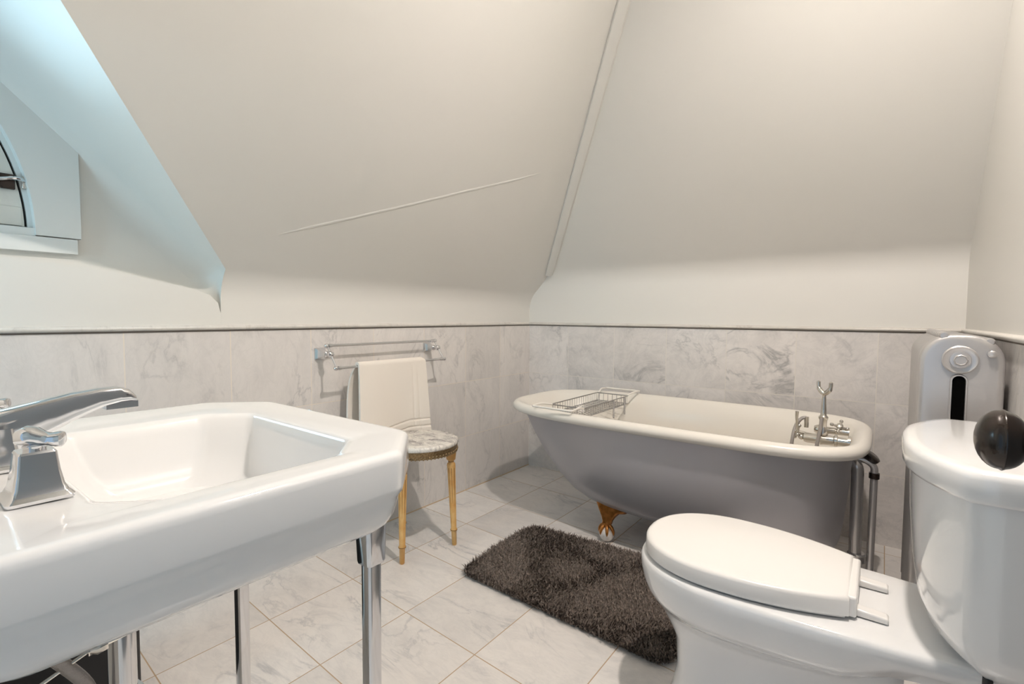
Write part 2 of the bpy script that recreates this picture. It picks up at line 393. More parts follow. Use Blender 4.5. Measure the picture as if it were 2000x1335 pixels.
# ---- tile dado and marble cap
struct(MB_().box((-.02, YF, 0), (0.0001, 0, 3*T)).make('wall_tile_left', m_tl, smooth=False))
struct(MB_().box((0, 0, 0), (2.087, .02, 3*T)).make('wall_tile_back', m_tb, smooth=False))
struct(MB_().box((2.0865, YF, 0), (2.1, 0, 3*T)).make('wall_tile_right', m_tr, smooth=False))
def cap(path, n):                            # half-round rail; path of (point, inward normal)
    pr = [(-.002, .003), (.004, .003), (.0105, .005), (.013, .009), (.013, .013), (.0105, .0175), (.004, .020), (-.002, .020)]
    q = MB_(); q.loft([[p+nv*a+Vector((0, 0, 3*T+b)) for a, b in pr] for p, nv in path]); o = q.make(n, m_cap, angle=50); struct(o)
    o2 = MB_(); o2.loft([[p+nv*a+Vector((0, 0, 3*T+b)) for a, b in ((-.002, -.0015), (.002, -.0015), (.002, .0035), (-.002, .0035))] for p, nv in path]); struct(o2.make('trim_9', m_cap_shade, angle=30))  # dark strip under the cap, its shadow gap put into the colour
m_cap_shade = simple('cap_shade_line', (.20, .165, .14), .8)
cap([(Vector((0, YF, 0)), Vector((1, 0, 0))), (Vector((0, 0, 0)), Vector((1, -1, 0))), (Vector((2.087, 0, 0)), Vector((-1, -1, 0))), (Vector((2.087, YF, 0)), Vector((-1, 0, 0)))], 'trim_2')
# caulk line along the foot of the left wall
struct(MB_().box((0, YF, 0), (.004, 0, .004)).make('trim_3', simple('ochre_caulk', (.66, .50, .33), .7), smooth=False))
# ---- door leaf folded back along the right wall, with its knob
dr = bpy.data.objects.new('door_1', None); col.objects.link(dr); dr.location = (2.02, -2.6, 0); struct(dr)
dd = MB_().box((1.993, -2.60, .012), (2.032, -1.83, 2.03)); dd.make('door_panel', m_door, dr, bevel=.003)
KC = Vector((1.9345, -1.900, .846))
kb = MB_(); kp = [(max(.0005, .0305*math.sqrt(max(0, 1-(h/.0195)**2))), h) for h in [-.0195, -.0190, -.0177, -.0155, -.0125, -.009, -.006, -.003, .0]]
kp += [(.0312, .001), (.0318, .0022), (.0312, .0034)] + [(max(.0085, .0305*math.sqrt(max(0, 1-(h/.0215)**2))), h+.002) for h in [.003, .006, .010, .013, .016, .0185, .0205]]+[(.0085, .050), (.012, .054), (.027, .0565), (.0275, .0625), (.0005, .0628)]
kb.lathe(kp, KC, 'x', 40); kn = kb.make('door_knob', m_bronze, dr, angle=60); kn['label'] = 'dark bronze egg-shaped door knob'
# ---- recessed downlight (source of the warm light)
cl = thing('downlight', 'small round recessed downlight in the ceiling above the toilet', 'lamp', (LAMP[0], LAMP[1], ZC))
MB_().lathe([(.045, .0), (.062, .0), (.064, -.003), (.060, -.006), (.047, -.004), (.045, .0)], (LAMP[0], LAMP[1], ZC), 'z', 40, cap=False).make('trim_ring', m_nickel, cl)
MB_().lathe([(.044, -.001), (.0005, -.001)], (LAMP[0], LAMP[1], ZC), 'z', 40, cap=False).make('lens', m_glow, cl)
lo.parent = cl; lo.matrix_parent_inverse = Matrix.Translation(-Vector(cl.location))

# ================================================================== BATHTUB
TX0, TX1, TY0, TY1, TZ = .392, 1.793, -.148, -.855, .548
tub = thing('bathtub', 'silver-grey painted clawfoot bathtub with rolled white rim', 'bathtub', (1.1, -.5, 0))
TM = 1.24
def tring(x0, x1, hw, z, nL, nR, N=96, yc=(TY0+TY1)/2, xm=TM):
    out = []
    for i in range(N):
        t = 2*PI*i/N; c, s = math.cos(t), math.sin(t); n_ = nR if c > 0 else nL; a = (x1-xm) if c > 0 else (xm-x0)
        n_ = n_ if abs(c) > .02 else (nL+nR)/2
        out.append(Vector((xm+a*math.copysign(abs(c)**(2/n_), c), yc+hw*math.copysign(abs(s)**(2/n_), s), z)))
    return out
HW = (TY0-TY1)/2
body = [(.405, 1.778, HW-.014, .548, 3.4, 4.4), (.425, 1.765, HW-.024, .51, 3.2, 4.2), (.462, 1.757, HW-.030, .43, 3.0, 4.0), (.530, 1.750, HW-.042, .33, 2.9, 3.8), (.60, 1.742, HW-.060, .25, 2.8, 3.6),
        (.655, 1.735, HW-.085, .195, 2.7, 3.5), (.705, 1.722, HW-.120, .16, 2.6, 3.3), (.77, 1.69, HW-.165, .138, 2.5, 3.0), (.86, 1.62, HW-.22, .130, 2.4, 2.8)]
b_ = MB_(); b_.loft([tring(*q) for q in body], False, True); tb = b_.make('tub_body', m_tub, tub, angle=80); tb['label'] = 'silver-grey painted outside'
ins = []
ro = .026
cen = tring(TX0+.004, TX1-.004, HW-.004, TZ, 3.5, 4.5)
def offr(ring, d, dz):
    N = len(ring); out = []
    for i in range(N):
        t = (ring[(i+1) % N]-ring[i-1]); nv = Vector((t.y, -t.x, 0)).normalized(); out.append(ring[i]+nv*d+Vector((0, 0, dz)))
    return out
rim = []
for k in range(-4, 9):
    a = -PI/2 + PI*(k+3)/10.; a = -PI*.62+ (k+4)/12*PI*1.18
    rim.append(offr(cen, ro*math.cos(a), ro*.86*math.sin(a)))
rin = rim+[offr(cen, -.030, .004)]
inner = [(.455, 1.748, HW-.052, .50, 3.2, 4.2), (.50, 1.742, HW-.058, .42, 3.0, 4.), (.57, 1.735, HW-.07, .32, 2.9, 3.8), (.64, 1.725, HW-.09, .24, 2.8, 3.6), (.70, 1.705, HW-.125, .19, 2.6, 3.4), (.79, 1.66, HW-.18, .168, 2.5, 3.), (.95, 1.5, HW-.27, .160, 2.4, 2.6)]
b_ = MB_(); b_.loft(rin+[tring(*q) for q in inner], False, True); o = b_.make('tub_basin', m_enam, tub, angle=80); o['label'] = 'white enamel basin and rolled rim'
for (fx, fy, sx, sy) in ((.905, -.690, -1, -1), (1.60, -.690, 1, -1), (.905, -.315, -1, 1), (1.60, -.315, 1, 1)):
    g = MB_()
    top = [(.0, .086, .040, .192), (0, .084, .038, .174), (.002, .066, .034, .152), (.004, .046, .030, .132), (.004, .029, .024, .108), (.002, .020, .020, .090), (0, .019, .019, .078)]
    rings = []
    for off, wa, wb, z in top:
        rings.append([Vector((fx+wa*math.cos(2*PI*j/28)*(1.15 if math.cos(2*PI*j/28) > 0 else 1)+(.008*(z-.09)/.09 if sx < 0 else -.008*(z-.09)/.09), fy+sy*(z-.07)*(-.20)+wb*math.sin(2*PI*j/28)+.004*math.sin(6*PI*j/28), z+ (0.018*math.cos(2*PI*j/28)*(-1 if sx<0 else 1) if z > .14 else 0))) for j in range(28)])
    g.loft(rings)
    for k in range(4):
        a = sy*PI/2*1.0+(k-1.5)*.92
        P = []
        for q in range(9):
            t = .25+q/8*1.45; P.append((fx+math.cos(a)*.0345*math.sin(t), fy+math.sin(a)*.0345*math.sin(t), .0345+.0335*math.cos(t)*1.1+.004))
        g.tube(P, [.0075, .008, .008, .008, .0075, .007, .006, .0045, .0015], 10)
    ft = g.make('claw_foot', m_claw, tub, angle=60)
    bb = MB_().ball((fx, fy, .0345), .0345, 24).make('ball', m_ball, ft); 

# ---- bath caddy across the tub
cd_ = thing('bath_caddy', 'wire bath caddy with white handles laid across the tub', 'bath caddy', (.72, -.5, TZ+.02))
x0, x1, ya, yb, zt, zb_ = .640, .812, -.735, -.285, .574, .535
wq = MB_()
for z in (zt, zb_): wq.tube([(x0, ya, z), (x1, ya, z), (x1, yb, z), (x0, yb, z)], .0028 if z == zt else .002, 8, closed=True)
for i in range(20):
    y = ya+(yb-ya)*(i+.5)/20; wq.tube([(x0, y, zt), (x0, y, zb_), (x1, y, zb_), (x1, y, zt)], .0013, 6)
for i in range(7):
    x = x0+(x1-x0)*(i+.5)/7; wq.tube([(x, ya, zt), (x, ya, zb_), (x, yb, zb_), (x, yb, zt)], .0013, 6)
wq.make('wire_basket', m_wire, cd_)
for s in (1, -1):
    yc = ya if s < 0 else yb; yo = -.868 if s < 0 else -.160; ex = [(x0+.005, yc, zt), (x0-.0, yc+s*.03, zt+.006), (x0-.008, (yc+yo)/2, zt+.012), (x0-.012, yo-s*.012, zt+.011), (x0-.004, yo, zt+.010)]
    mr = [(x1+x0-p[0], p[1], p[2]) for p in ex[::-1]]
    MB_().tube(smooth_path(ex, 5)+smooth_path(mr, 5), .0045, 10).make('handle', m_white, cd_)
for s in (0, 1):
    xx = x1+.004
    MB_().tube([(xx, -.455+.12*s-.0, zt-.002), (xx+.022, -.50+.12*s, zt-.075)], .004, 8).make('swing_leg', m_legw, cd_)

# ---- faucet on the tub end
fa = thing('tub_faucet', 'nickel telephone-style tub faucet with upright empty cradle', 'faucet', (1.75, -.5, .52))
fy = -.50
q = MB_()
q.lathe([(.010, 0), (.016, .002), (.018, .012), (.0185, .05), (.021, .055), (.0185, .06), (.018, .095), (.022, .098), (.022, .106), (.016, .108), (.014, .15)], (1.607, fy, .528), 'x', 24)
q.lathe([(.012, 0), (.017, .01), (.017, .035), (.013, .04), (.012, .11)], (1.635, fy+.062, .552), 'x', 20)
q.tube([(1.66, fy, .53), (1.66, fy+.062, .552)], .012, 12)
q.lathe([(.024, 0), (.024, .008), (.014, .012)], (1.745, fy, .528), 'x', 24)
q.ball((1.60, fy, .528), .011, 14)
q.make('valve_body', m_nickel, fa, angle=45)
for (hx, hy, hz, hd) in ((1.585, fy+.01, .545, (-1, -.25, .25)), (1.715, fy+.055, .572, (.15, -.7, .7))):
    q = MB_(); c = Vector((hx, hy, hz)); ax = Vector(hd).normalized(); a = ax.orthogonal().normalized(); b = ax.cross(a)
    q.lathe([(.006, -.03), (.006, -.004), (.011, 0), (.011, .008), (.004, .011)], c, N=16, d=ax)
    for k in range(4):
        dv = (a*math.cos(PI/2*k+.5)+b*math.sin(PI/2*k+.5)); q.tube([c, c+dv*.022], [.0055, .004], 8); q.ball(c+dv*.025, .0068, 12)
    q.make('cross_handle', m_nickel, fa)
q = MB_()
q.lathe([(.016, .545), (.017, .55), (.013, .56), (.011, .585), (.0125, .60), (.0155, .606), (.0155, .612), (.010, .618), (.0085, .64), (.0065, .68), (.0055, .695), (.0075, .698)], (1.668, fy, 0), 'z', 20)
for s in (1, -1): q.tube(smooth_path([(1.668, fy, .696), (1.668+s*.010, fy-s*.004, .704), (1.668+s*.0185, fy-s*.008, .718), (1.668+s*.020, fy-s*.010, .742)], 5), [.0085]*5+[.0085]*5+[.0065]*5+[.0025], 10)
q.make('cradle', m_nickel, fa)
q = MB_(); q.tube(smooth_path([(1.665, fy-.026, .612), (1.662, fy-.03, .57), (1.655, fy-.034, .52), (1.650, fy-.034, .46), (1.645, fy-.03, .36)], 8), .0062, 10)
q.tube(smooth_path([(1.612, fy+.03, .597), (1.596, fy+.025, .592), (1.58, fy+.015, .565), (1.572, fy, .52), (1.568, fy-.005, .44), (1.58, fy-.01, .34), (1.62, fy-.02, .3), (1.645, fy-.03, .36)], 8), .0062, 10)
q.make('shower_hose', m_hose, fa)
q = MB_(); q.tube([(1.612, fy+.03, .56), (1.612, fy+.03, .6)], .008, 10); q.tube([(1.588, fy, .545), (1.583, fy, .60), (1.584, fy, .622)], [.0045, .005, .0065], 10); q.make('diverter', m_nickel, fa)
# ---- pipes behind the tub
q = MB_(); q.tube(smooth_path([(1.745, -.47, .452), (1.762, -.47, .452), (1.774, -.475, .44), (1.776, -.475, .41)], 6), .0195, 20); q.lathe([(.031, 0), (.031, .012)], (1.746, -.47, .452), 'x', 24)
q.tube([(1.776, -.475, .42), (1.778, -.475, .12)], .0195, 20); q.lathe([(.029, .10), (.029, .125), (.024, .13)], (1.783, -.475, 0), 'z', 24); q.tube([(1.783, -.475, .11), (1.783, -.475, .0)], .019, 16)
o = q.make('drain_pipe', m_dull, tub)
sp = thing('supply_pipe', 'thin grey riser pipe nearest the radiator, dark flange on top', 'pipe', (1.82, -.46, 0))
MB_().tube([(1.822, -.46, .0), (1.824, -.46, .42)]+smooth_path([(1.824, -.46, .42), (1.822, -.46, .445), (1.805, -.46, .462), (1.78, -.46, .468), (1.757, -.46, .468)], 6), .0118, 16).make('riser', m_dull, sp)
q = MB_(); q.lathe([(.026, -.006), (.028, -.002), (.028, .008), (.02, .012)], (1.812, -.455, .478), N=20, d=(.6, -.1, .8)); q.make('flange', m_bronze, sp); MB_().lathe([(.016, 0), (.016, .02)], (1.824, -.46, .405), 'z', 16).make('union_nut', m_bronze, sp)

# ================================================================== RADIATOR
rd = thing('radiator', 'tall silver cast-iron radiator standing against the right wall', 'radiator', (1.99, -.7, 0))
RX0, RX1, RY, NS, SP, RZ = 1.910, 2.074, -.935, 9, .058, .938
def rsec(inset, z0, z1, y, rc=.070, k=9):
    xa, xb = RX0+inset, RX1-inset; za, zb = z0+inset, z1-inset; r = min(max(rc-inset*.6, .01), (xb-xa)/2-.003); P = []
    for cx_, cz_, a0 in ((xb-r, zb-r, 0), (xa+r, zb-r, PI/2)):
        for i in range(k+1):
            a = a0+PI/2*i/k; P.append(Vector((cx_+r*math.cos(a)*(1 if a0 == 0 or 1 else 1), y, cz_+r*1.15*math.sin(a)-r*.15*math.sin(a))))
    P += [Vector((xa, y, za)), Vector((xb, y, za))]
    return P
cxr = (RX0+RX1)/2-.002
def section(y0, end):
    g = MB_(); h = SP*.5
    pts = [(.014, y0-h+.003), (.005, y0-h+.004), (.0, y0-h+.009), (0, y0+h-.016), (.006, y0+h-.008), (.020, y0+h-.003), (.024, y0+h+.003)] if end else [(.024, y0-h+.003), (.017, y0-h+.004), (.004, y0-h+.014), (0, y0), (.004, y0+h-.014), (.017, y0+h-.004), (.024, y0+h+.003)]
    g.loft([rsec(i_, .085, RZ-.006, y) for i_, y in pts])
    # nipples bumps on the shoulders
    for xx in (RX0+.048, RX1-.030):
        g.lathe([(.0001, -.025), (.0075, -.0245), (.0105, -.020), (.0105, .018), (.0075, .021), (.0001, .022)], (xx, y0, RZ-.0095-(.014 if xx > cxr else .0)), 'y', 16)
    if end:
        pass
    for xx in (RX0+.025, RX1-.025):
        g.lathe([(.016, .0), (.018, .02), (.012, .05), (.014, .10)], (xx, y0, 0), 'z', 12) if end or y0 > RY+SP*(NS-1.5) else None
    return g
for i in range(NS):
    y0 = RY+SP/2+SP*i; o = section(y0, i == 0).make('section', m_rad, rd, angle=50)
    if i == 0: sec0 = o
cxr = (RX0+RX1)/2-.002
q = MB_(); q.lathe([(.036, 0), (.036, .006), (.033, .008), (.030, .0065), (.021, .0065), (.020, .012), (.016, .0125)], (cxr, RY+.001, .868), N=40, d=(0, -1, 0))
q.lathe([(.0145, .012), (.0145, .018), (.0125, .0195), (.011, .018), (.0005, .018)], (cxr, RY+.001, .868), N=8, d=(0, -1, 0)); q.make('end_plug', m_rad, rd, angle=30)
# slot between the two columns: flat black sheet painted as its inner shade, raised silver lip
def slot(hw, z1, z0=.2, y=0, k=8):
    P = [Vector((cxr+hw, y, z0))]+[Vector((cxr+hw*math.cos(PI*i/k), y, z1-hw+hw*math.sin(PI*i/k))) for i in range(k+1)]+[Vector((cxr-hw, y, z0))]; return P
q = MB_(); q.loft([slot(.0175, .832, y=RY+.0015), slot(.0160, .8305, y=RY-.004), slot(.0132, .8275, y=RY-.004), slot(.0122, .8265, y=RY+.0015)], False, False, closed=False); q.make('slot_lip', m_rad, rd, angle=30)
q = MB_(); q.add(slot(.0125, .827, y=RY-.0002), [tuple(range(11))]); q.make('slot_shade_sheet', m_slot, rd, smooth=False)
q = MB_(); q.lathe([(.009, 0), (.009, .012), (.006, .014)], (RX1-.026, RY, .885), N=16, d=(0, -1, 0)); q.make('bleed_valve', m_rad, rd)

# ================================================================== TOILET
to = thing('toilet', 'white two-piece toilet with closed lid facing left', 'toilet', (1.75, -1.37, 0))
YC = -1.37
def egg(z, xf, xb, wm, wb, xp=1.575, n=2.15, N=20, yc=YC, pw=1.6):
    """plan outline: front tip xf, widest wm at xp, straight taper to half width wb at xb"""
    P = []
    for i in range(N+1):
        a = PI/2*i/N; x = xp-(xp-xf)*math.cos(a)**(2/n) if i < N else xp; P.append((x, wm*math.sin(a)**(2/n)))
    for i in range(1, 13):
        t = i/12; s = t**pw; P.append((xp+(xb-xp)*t, wm+(wb-wm)*s))
    top = [Vector((x, yc+w_, z)) for x, w_ in P]; bot = [Vector((x, yc-w_, z)) for x, w_ in P[::-1]]
    return top+bot[:-1]
g = MB_()
rings = [egg(.384, 1.372, 1.80, .150, .10), egg(.3865, 1.362, 2.03, .170, .128), egg(.384, 1.355, 2.035, .177, .135), egg(.376, 1.351, 2.037, .181, .138), egg(.355, 1.351, 2.035, .181, .136), egg(.325, 1.358, 2.02, .176, .128),
         egg(.305, 1.366, 2.01, .170, .120), egg(.290, 1.375, 1.985, .160, .108), egg(.278, 1.382, 1.95, .145, .085), egg(.268, 1.388, 1.92, .130, .062, xp=1.56), egg(.258, 1.394, 1.90, .119, .050, xp=1.55), egg(.24, 1.407, 1.89, .108, .046, xp=1.54), egg(.215, 1.424, 1.89, .101, .045, xp=1.535), egg(.19, 1.440, 1.89, .097, .046, xp=1.53),
         egg(.12, 1.445, 1.89, .095, .052, xp=1.53), egg(.06, 1.437, 1.895, .101, .066, xp=1.53), egg(.02, 1.425, 1.90, .113, .085, xp=1.53), egg(.0, 1.422, 1.905, .116, .09, xp=1.53)]
for r_ in rings:
    for p_ in r_:
        if .235 < p_.z < .33 and p_.x > 1.79:
            t_ = min(1, (p_.x-1.79)/.10); p_.z += .048*t_*t_*(3-2*t_)*(1 if p_.z < .30 else .5)
g.loft(rings); g.make('toilet_bowl', m_porc, to, angle=70)
def lidring(z, d, xh=1.800): 
    return egg(z, 1.364+d, xh-d*.6, .1685-d, .108-d*.5, xp=1.555, n=2.2, pw=2.1)
g = MB_(); g.loft([lidring(.387, .016), lidring(.3875, .011), lidring(.3935, .009)]); g.make('toilet_seat', m_seat, to, angle=60)
g = MB_(); g.loft([lidring(.394, .004), lidring(.3945, .0005), lidring(.397, -.0005), lidring(.424, 0), lidring(.4285, .002), lidring(.4315, .007), lidring(.4325, .014)]); g.make('toilet_lid', m_seat, to, angle=60)
g = MB_().box((1.793, YC-.098, .389), (1.812, YC+.098, .4305)); g.make('hinge_bar', m_seat, to, bevel=.005, seg=3)
for s in (-1, 1):
    g = MB_().box((1.805, YC+s*.068-.013, .386), (1.862, YC+s*.068+.013, .402)); v = g.v
    for p in v:
        if p.x > 1.85 and p.z > .39: p.z -= .004
    g.make('hinge_cap', m_seat, to, bevel=.004, seg=3)
def tank(z, xf, hw, bow, xb=2.072, N=26, r=.03):
    """bowed front plan: xf at centre, bow = how far the corners sit back"""
    P = []
    for i in range(N+1):
        t = -1+2*i/N; P.append(Vector((xf+bow*abs(t)**2.6, YC+hw*t, z)))
    P = [Vector((xb, YC-hw*1.0, z)), Vector((xf+bow+.035, YC-hw*1.0-.0005, z))]+P+[Vector((xf+bow+.035, YC+hw+.0005, z)), Vector((xb, YC+hw, z))]
    return P
g = MB_()
g.loft([tank(.388, 1.985, .13, .03), tank(.391, 1.960, .165, .04), tank(.402, 1.935, .19, .05), tank(.425, 1.915, .208, .055), tank(.46, 1.902, .220, .06), tank(.52, 1.894, .228, .065), tank(.60, 1.888, .234, .07), tank(.70, 1.884, .238, .072)])
g.make('tank', m_porc, to, angle=60)
g = MB_(); g.loft([tank(.695, 1.882, .240, .072), tank(.697, 1.874, .248, .074), tank(.703, 1.8715, .2505, .075), tank(.733, 1.8705, .2515, .075), tank(.741, 1.8735, .2485, .0745), tank(.7445, 1.880, .243, .073), tank(.7455, 1.893, .23, .07)]); g.make('tank_lid', m_porc, to, angle=60)
g = MB_(); g.lathe([(.006, -.02), (.0065, 0), (.0065, .012)], (1.985, YC-.19, .395), 'z', 12); g.make('tank_bolt', m_blk, to)

# ================================================================== SINK
SZ = .80; SX0, SX1, SY0, SY1 = .785, 1.359, -2.60, -2.122
sk = thing('sink', 'white console sink with chamfered corners on two chrome legs', 'sink', (1.08, -2.36, 0))
g = MB_(); CH = .085
def O(d, z, c=CH, r=.012): return oct_ring(SX0+d, SX1-d, SY0+d, SY1-d, c-d*.4, r, z, cy0=.02)
def W_(d, z, c=.055, r=.012): return oct_ring(.905+d, 1.292-d, -2.482+d*1.1, -2.205-d*.75, c, r, z, cy0=.04)
g.loft([O(.060, .692), O(.042, .693), O(.029, .697), O(.018, .706), O(.011, .718), O(.0065, .736), O(.0055, .742), O(.001, .7485), O(0, .755), O(0, .789), O(.0008, .7945), O(.0035, .7985), O(.008, .8003), O(.014, .8005),
        O(.05, .799), W_(-.012, .7975), W_(-.004, .7955), W_(.0, .790), W_(.006, .775), W_(.018, .735), W_(.032, .705), W_(.055, .685, r=.05), W_(.085, .676, r=.05)])
g.make('sink_basin', m_porc, sk, angle=60)
MB_().lathe([(.0225, 0), (.0225, .002), (.016, .003), (.012, .001)], (1.08, -2.35, .676), 'z', 24).make('drain', m_chrome, sk)
for lx in (.807, 1.234):
    q = MB_(); yl = -2.162
    def sq(hw, z, c=.28): return oct_ring(lx-hw, lx+hw, yl-hw, yl+hw, hw*c, hw*.1, z, k=2)
    q.loft([sq(.0105, 0), sq(.0108, .01), sq(.0115, .60)]); q.loft([sq(.0155, .602), sq(.0165, .606), sq(.0185, .66), sq(.0195, .688)]); q.make('leg', m_chrome, sk, angle=20)
q = MB_(); q.tube([(1.045, -2.418, .69), (1.045, -2.418, .30)], .0155, 20); q.lathe([(.0185, .60), (.0185, .67)], (1.045, -2.418, 0), 'z', 24); q.lathe([(.021, .44), (.023, .445), (.023, .465), (.021, .47)], (1.045, -2.418, 0), 'z', 10)
q.tube(smooth_path([(1.045, -2.418, .31), (1.045, -2.42, .26), (1.045, -2.46, .235), (1.045, -2.50, .26), (1.045, -2.52, .32), (1.045, -2.56, .35), (1.045, -2.63, .35)], 6), .0155, 16)
q.make('drain_trap', m_chrome, sk, angle=40)
q = MB_(); q.lathe([(.0065, -.022), (.0065, .0), (.011, .001), (.012, .012), (.009, .016), (.009, .02)], (1.06, -2.437, .556), N=8, d=(0, -1, -.10)); q.tube([(1.06, -2.45, .553), (1.06, -2.53, .523)], .0022, 8)
q.make('popup_linkage', m_nickel, sk)
q = MB_(); q.tube(smooth_path([(1.10, -2.535, .70), (1.095, -2.525, .65), (1.08, -2.510, .60), (1.06, -2.484, .555), (1.055, -2.455, .50), (1.05, -2.45, .44), (1.05, -2.50, .36), (1.05, -2.62, .32)], 8), .0075, 12); q.make('supply_hose', m_hose, sk)
# ---- sink faucet
sf = thing('sink_faucet', 'chrome widespread faucet with square bases on the sink deck', 'faucet', (1.06, -2.52, SZ))
def sqr(cx, cy, hx, hy, z, r=.25): return oct_ring(cx-hx, cx+hx, cy-hy, cy+hy, min(hx, hy)*.12, min(hx, hy)*r*.4, z, k=3)
def handle(hx, hy, mir):
    q = MB_(); z = SZ-.0005
    q.loft([sqr(hx, hy, .0235, .0235, z), sqr(hx, hy, .024, .024, z+.003), sqr(hx, hy, .022, .022, z+.0055), sqr(hx, hy, .0205, .0205, z+.007), sqr(hx, hy, .0178, .0178, z+.013), sqr(hx, hy, .0155, .0155, z+.026), sqr(hx, hy, .0138, .0138, z+.043), sqr(hx, hy, .0125, .0125, z+.045)])
    o = q.make('handle_base', m_chrome, sf, angle=25)
    q = MB_(); q.lathe([(.008, .044), (.0085, .049), (.006, .0505)], (hx, hy, z), 'z', 20)
    L = [(-.0115, .004, .006, .059), (-.0105, .0085, .0100, .059), (-.005, .0110, .0120, .060), (.002, .0098, .0115, .0590), (.008, .0072, .0085, .0565), (.013, .0072, .0085, .055), (.0185, .0088, .0098, .0545), (.0212, .0084, .0092, .0542), (.0222, .006, .007, .054)]
    ring = []
    for t, hz, hw, zc in L:
        c = Vector((hx-.004, hy, z)); d = Vector((.55, 1, 0)).normalized(); s_ = Vector((d.y, -d.x, 0)); zc_ = zc-.002; hz *= .8
        ring.append([c+d*t+s_*(hw*math.cos(2*PI*j/16))*(1 if 1 else 0)+Vector((0, 0, zc_+hz*math.copysign(abs(math.sin(2*PI*j/16))**.6, math.sin(2*PI*j/16)))) for j in range(16)])
    q.loft(ring); q.make('lever', m_chrome, sf, angle=40)
handle(1.211, -2.518, 1); handle(.912, -2.517, -1)
q = MB_(); sx, sy, z = 1.062, -2.532, SZ-.0005
q.loft([sqr(sx, sy, .028, .028, z), sqr(sx, sy, .0285, .0285, z+.003), sqr(sx, sy, .025, .025, z+.007), sqr(sx, sy, .022, .022, z+.014), sqr(sx, sy, .0195, .0195, z+.03), sqr(sx, sy, .018, .018, z+.045)])
q.make('spout_base', m_chrome, sf, angle=25)
SPP = [(-.018, .030, .026, .0165), (0, .034, .029, .0165), (.02, .0410, .0255, .016), (.045, .0510, .0205, .0155), (.07, .0600, .0165, .0145), (.095, .0670, .0122, .0135), (.115, .0690, .0100, .013), (.125, .0672, .0078, .0125), (.131, .0630, .004, .0118)]
q = MB_(); rg = []
for t, zc, hz, hw in SPP:
    rg.append([Vector((sx+hw*math.copysign(abs(math.cos(a))**.45, math.cos(a)), sy+t, z+zc+hz*math.copysign(abs(math.sin(a))**.45, math.sin(a)))) for a in [2*PI*(j+.5)/24 for j in range(24)]])
q.loft(rg); q.box((sx-.0118, sy+.100, z+.0525), (sx+.0118, sy+.1325, z+.0605)); q.make('spout', m_chrome, sf, angle=30)

# ---- black bin under the sink
bn = thing('waste_bin', 'black bin standing on the floor under the sink', 'bin', (.31, -2.43, 0))
q = MB_(); q.loft([oct_ring(.16, .46, -2.60, -2.238, .01, .01, 0), oct_ring(.16, .46, -2.60, -2.238, .01, .01, .40)], True, False)
q.loft([oct_ring(.16, .46, -2.60, -2.238, .01, .01, .40), oct_ring(.165, .455, -2.595, -2.243, .01, .01, .40), oct_ring(.165, .455, -2.595, -2.243, .01, .01, .01)], False, True); q.make('bin_body', m_blk, bn, angle=30)
q = MB_(); q.loft([oct_ring(.157, .463, -2.603, -2.235, .012, .01, .40), oct_ring(.157, .463, -2.603, -2.259, .012, .01, .42), oct_ring(.17, .45, -2.59, -2.248, .02, .01, .432)]); q.make('bin_lid', m_blk, bn, angle=30)

# ================================================================== STOOL
SXc, SYc = .318, -1.236
st = thing('stool', 'small round marble-topped stool on tapered golden wooden legs', 'stool', (SXc, SYc, 0))
MB_().lathe([(.152, .446), (.158, .447), (.1605, .452), (.1605, .459), (.157, .4645), (.150, .4655)], (SXc, SYc, 0), 'z', 64).make('stool_top', m_stone, st, angle=50)
q = MB_(); q.lathe([(.152, .4455), (.1565, .4455), (.1575, .440), (.1555, .435), (.1555, .418), (.1535, .4165), (.151, .4185), (.151, .44)], (SXc, SYc, 0), 'z', 64, cap=False)
for k in range(64):
    a = 2*PI*k/64; q.ball((SXc+.1550*math.cos(a), SYc+.1550*math.sin(a), .4245), .0050, 10)
    q.ball((SXc+.1545*math.cos(a+PI/64), SYc+.1545*math.sin(a+PI/64), .4175), .0034, 10)
q.make('gallery_band', m_brass, st, angle=40)
for (lx, ly) in ((.409, -1.123), (.360, -1.366), (.185, -1.212)):
    dx, dy = lx-SXc, ly-SYc; k = .128/math.hypot(dx, dy); tx, ty = SXc+dx*k, SYc+dy*k
    def ax(z): t = z/.44; return Vector((lx+(tx-lx)*t, ly+(ty-ly)*t, z))
    pf = [(.008, 0), (.0098, .004), (.0112, .060), (.0145, .064), (.0145, .070), (.0118, .073), (.0175, .325), (.0185, .345), (.017, .352), (.0115, .358), (.0115, .364), (.019, .370), (.023, .40), (.023, .444)]
    q = MB_(); rg = []; N = 48
    for r, z in pf:
        fl_ = .0022 if .075 <= z <= .345 else 0
        rg.append([ax(z)+Vector((math.cos(2*PI*j/N), math.sin(2*PI*j/N), 0))*(r-fl_*max(0, math.cos(8*2*PI*j/N))) for j in range(N)])
    # extra rings so the flutes read
    q.loft(rg); lg = q.make('leg', m_wood, st, angle=50)
    q = MB_()
    for z, r in ((.067, .0149), (.361, .0122)): q.lathe([(r-.003, -.002), (r+.0003, -.001), (r+.0003, .001), (r-.003, .002)], ax(z), 'z', 24)
    for j in range(8):
        a = 2*PI*j/8; q.tube([ax(.085)+Vector((math.cos(a), math.sin(a), 0))*.0097, ax(.335)+Vector((math.cos(a), math.sin(a), 0))*.0158], .0014, 6)
    q.make('flute', m_groove, lg)

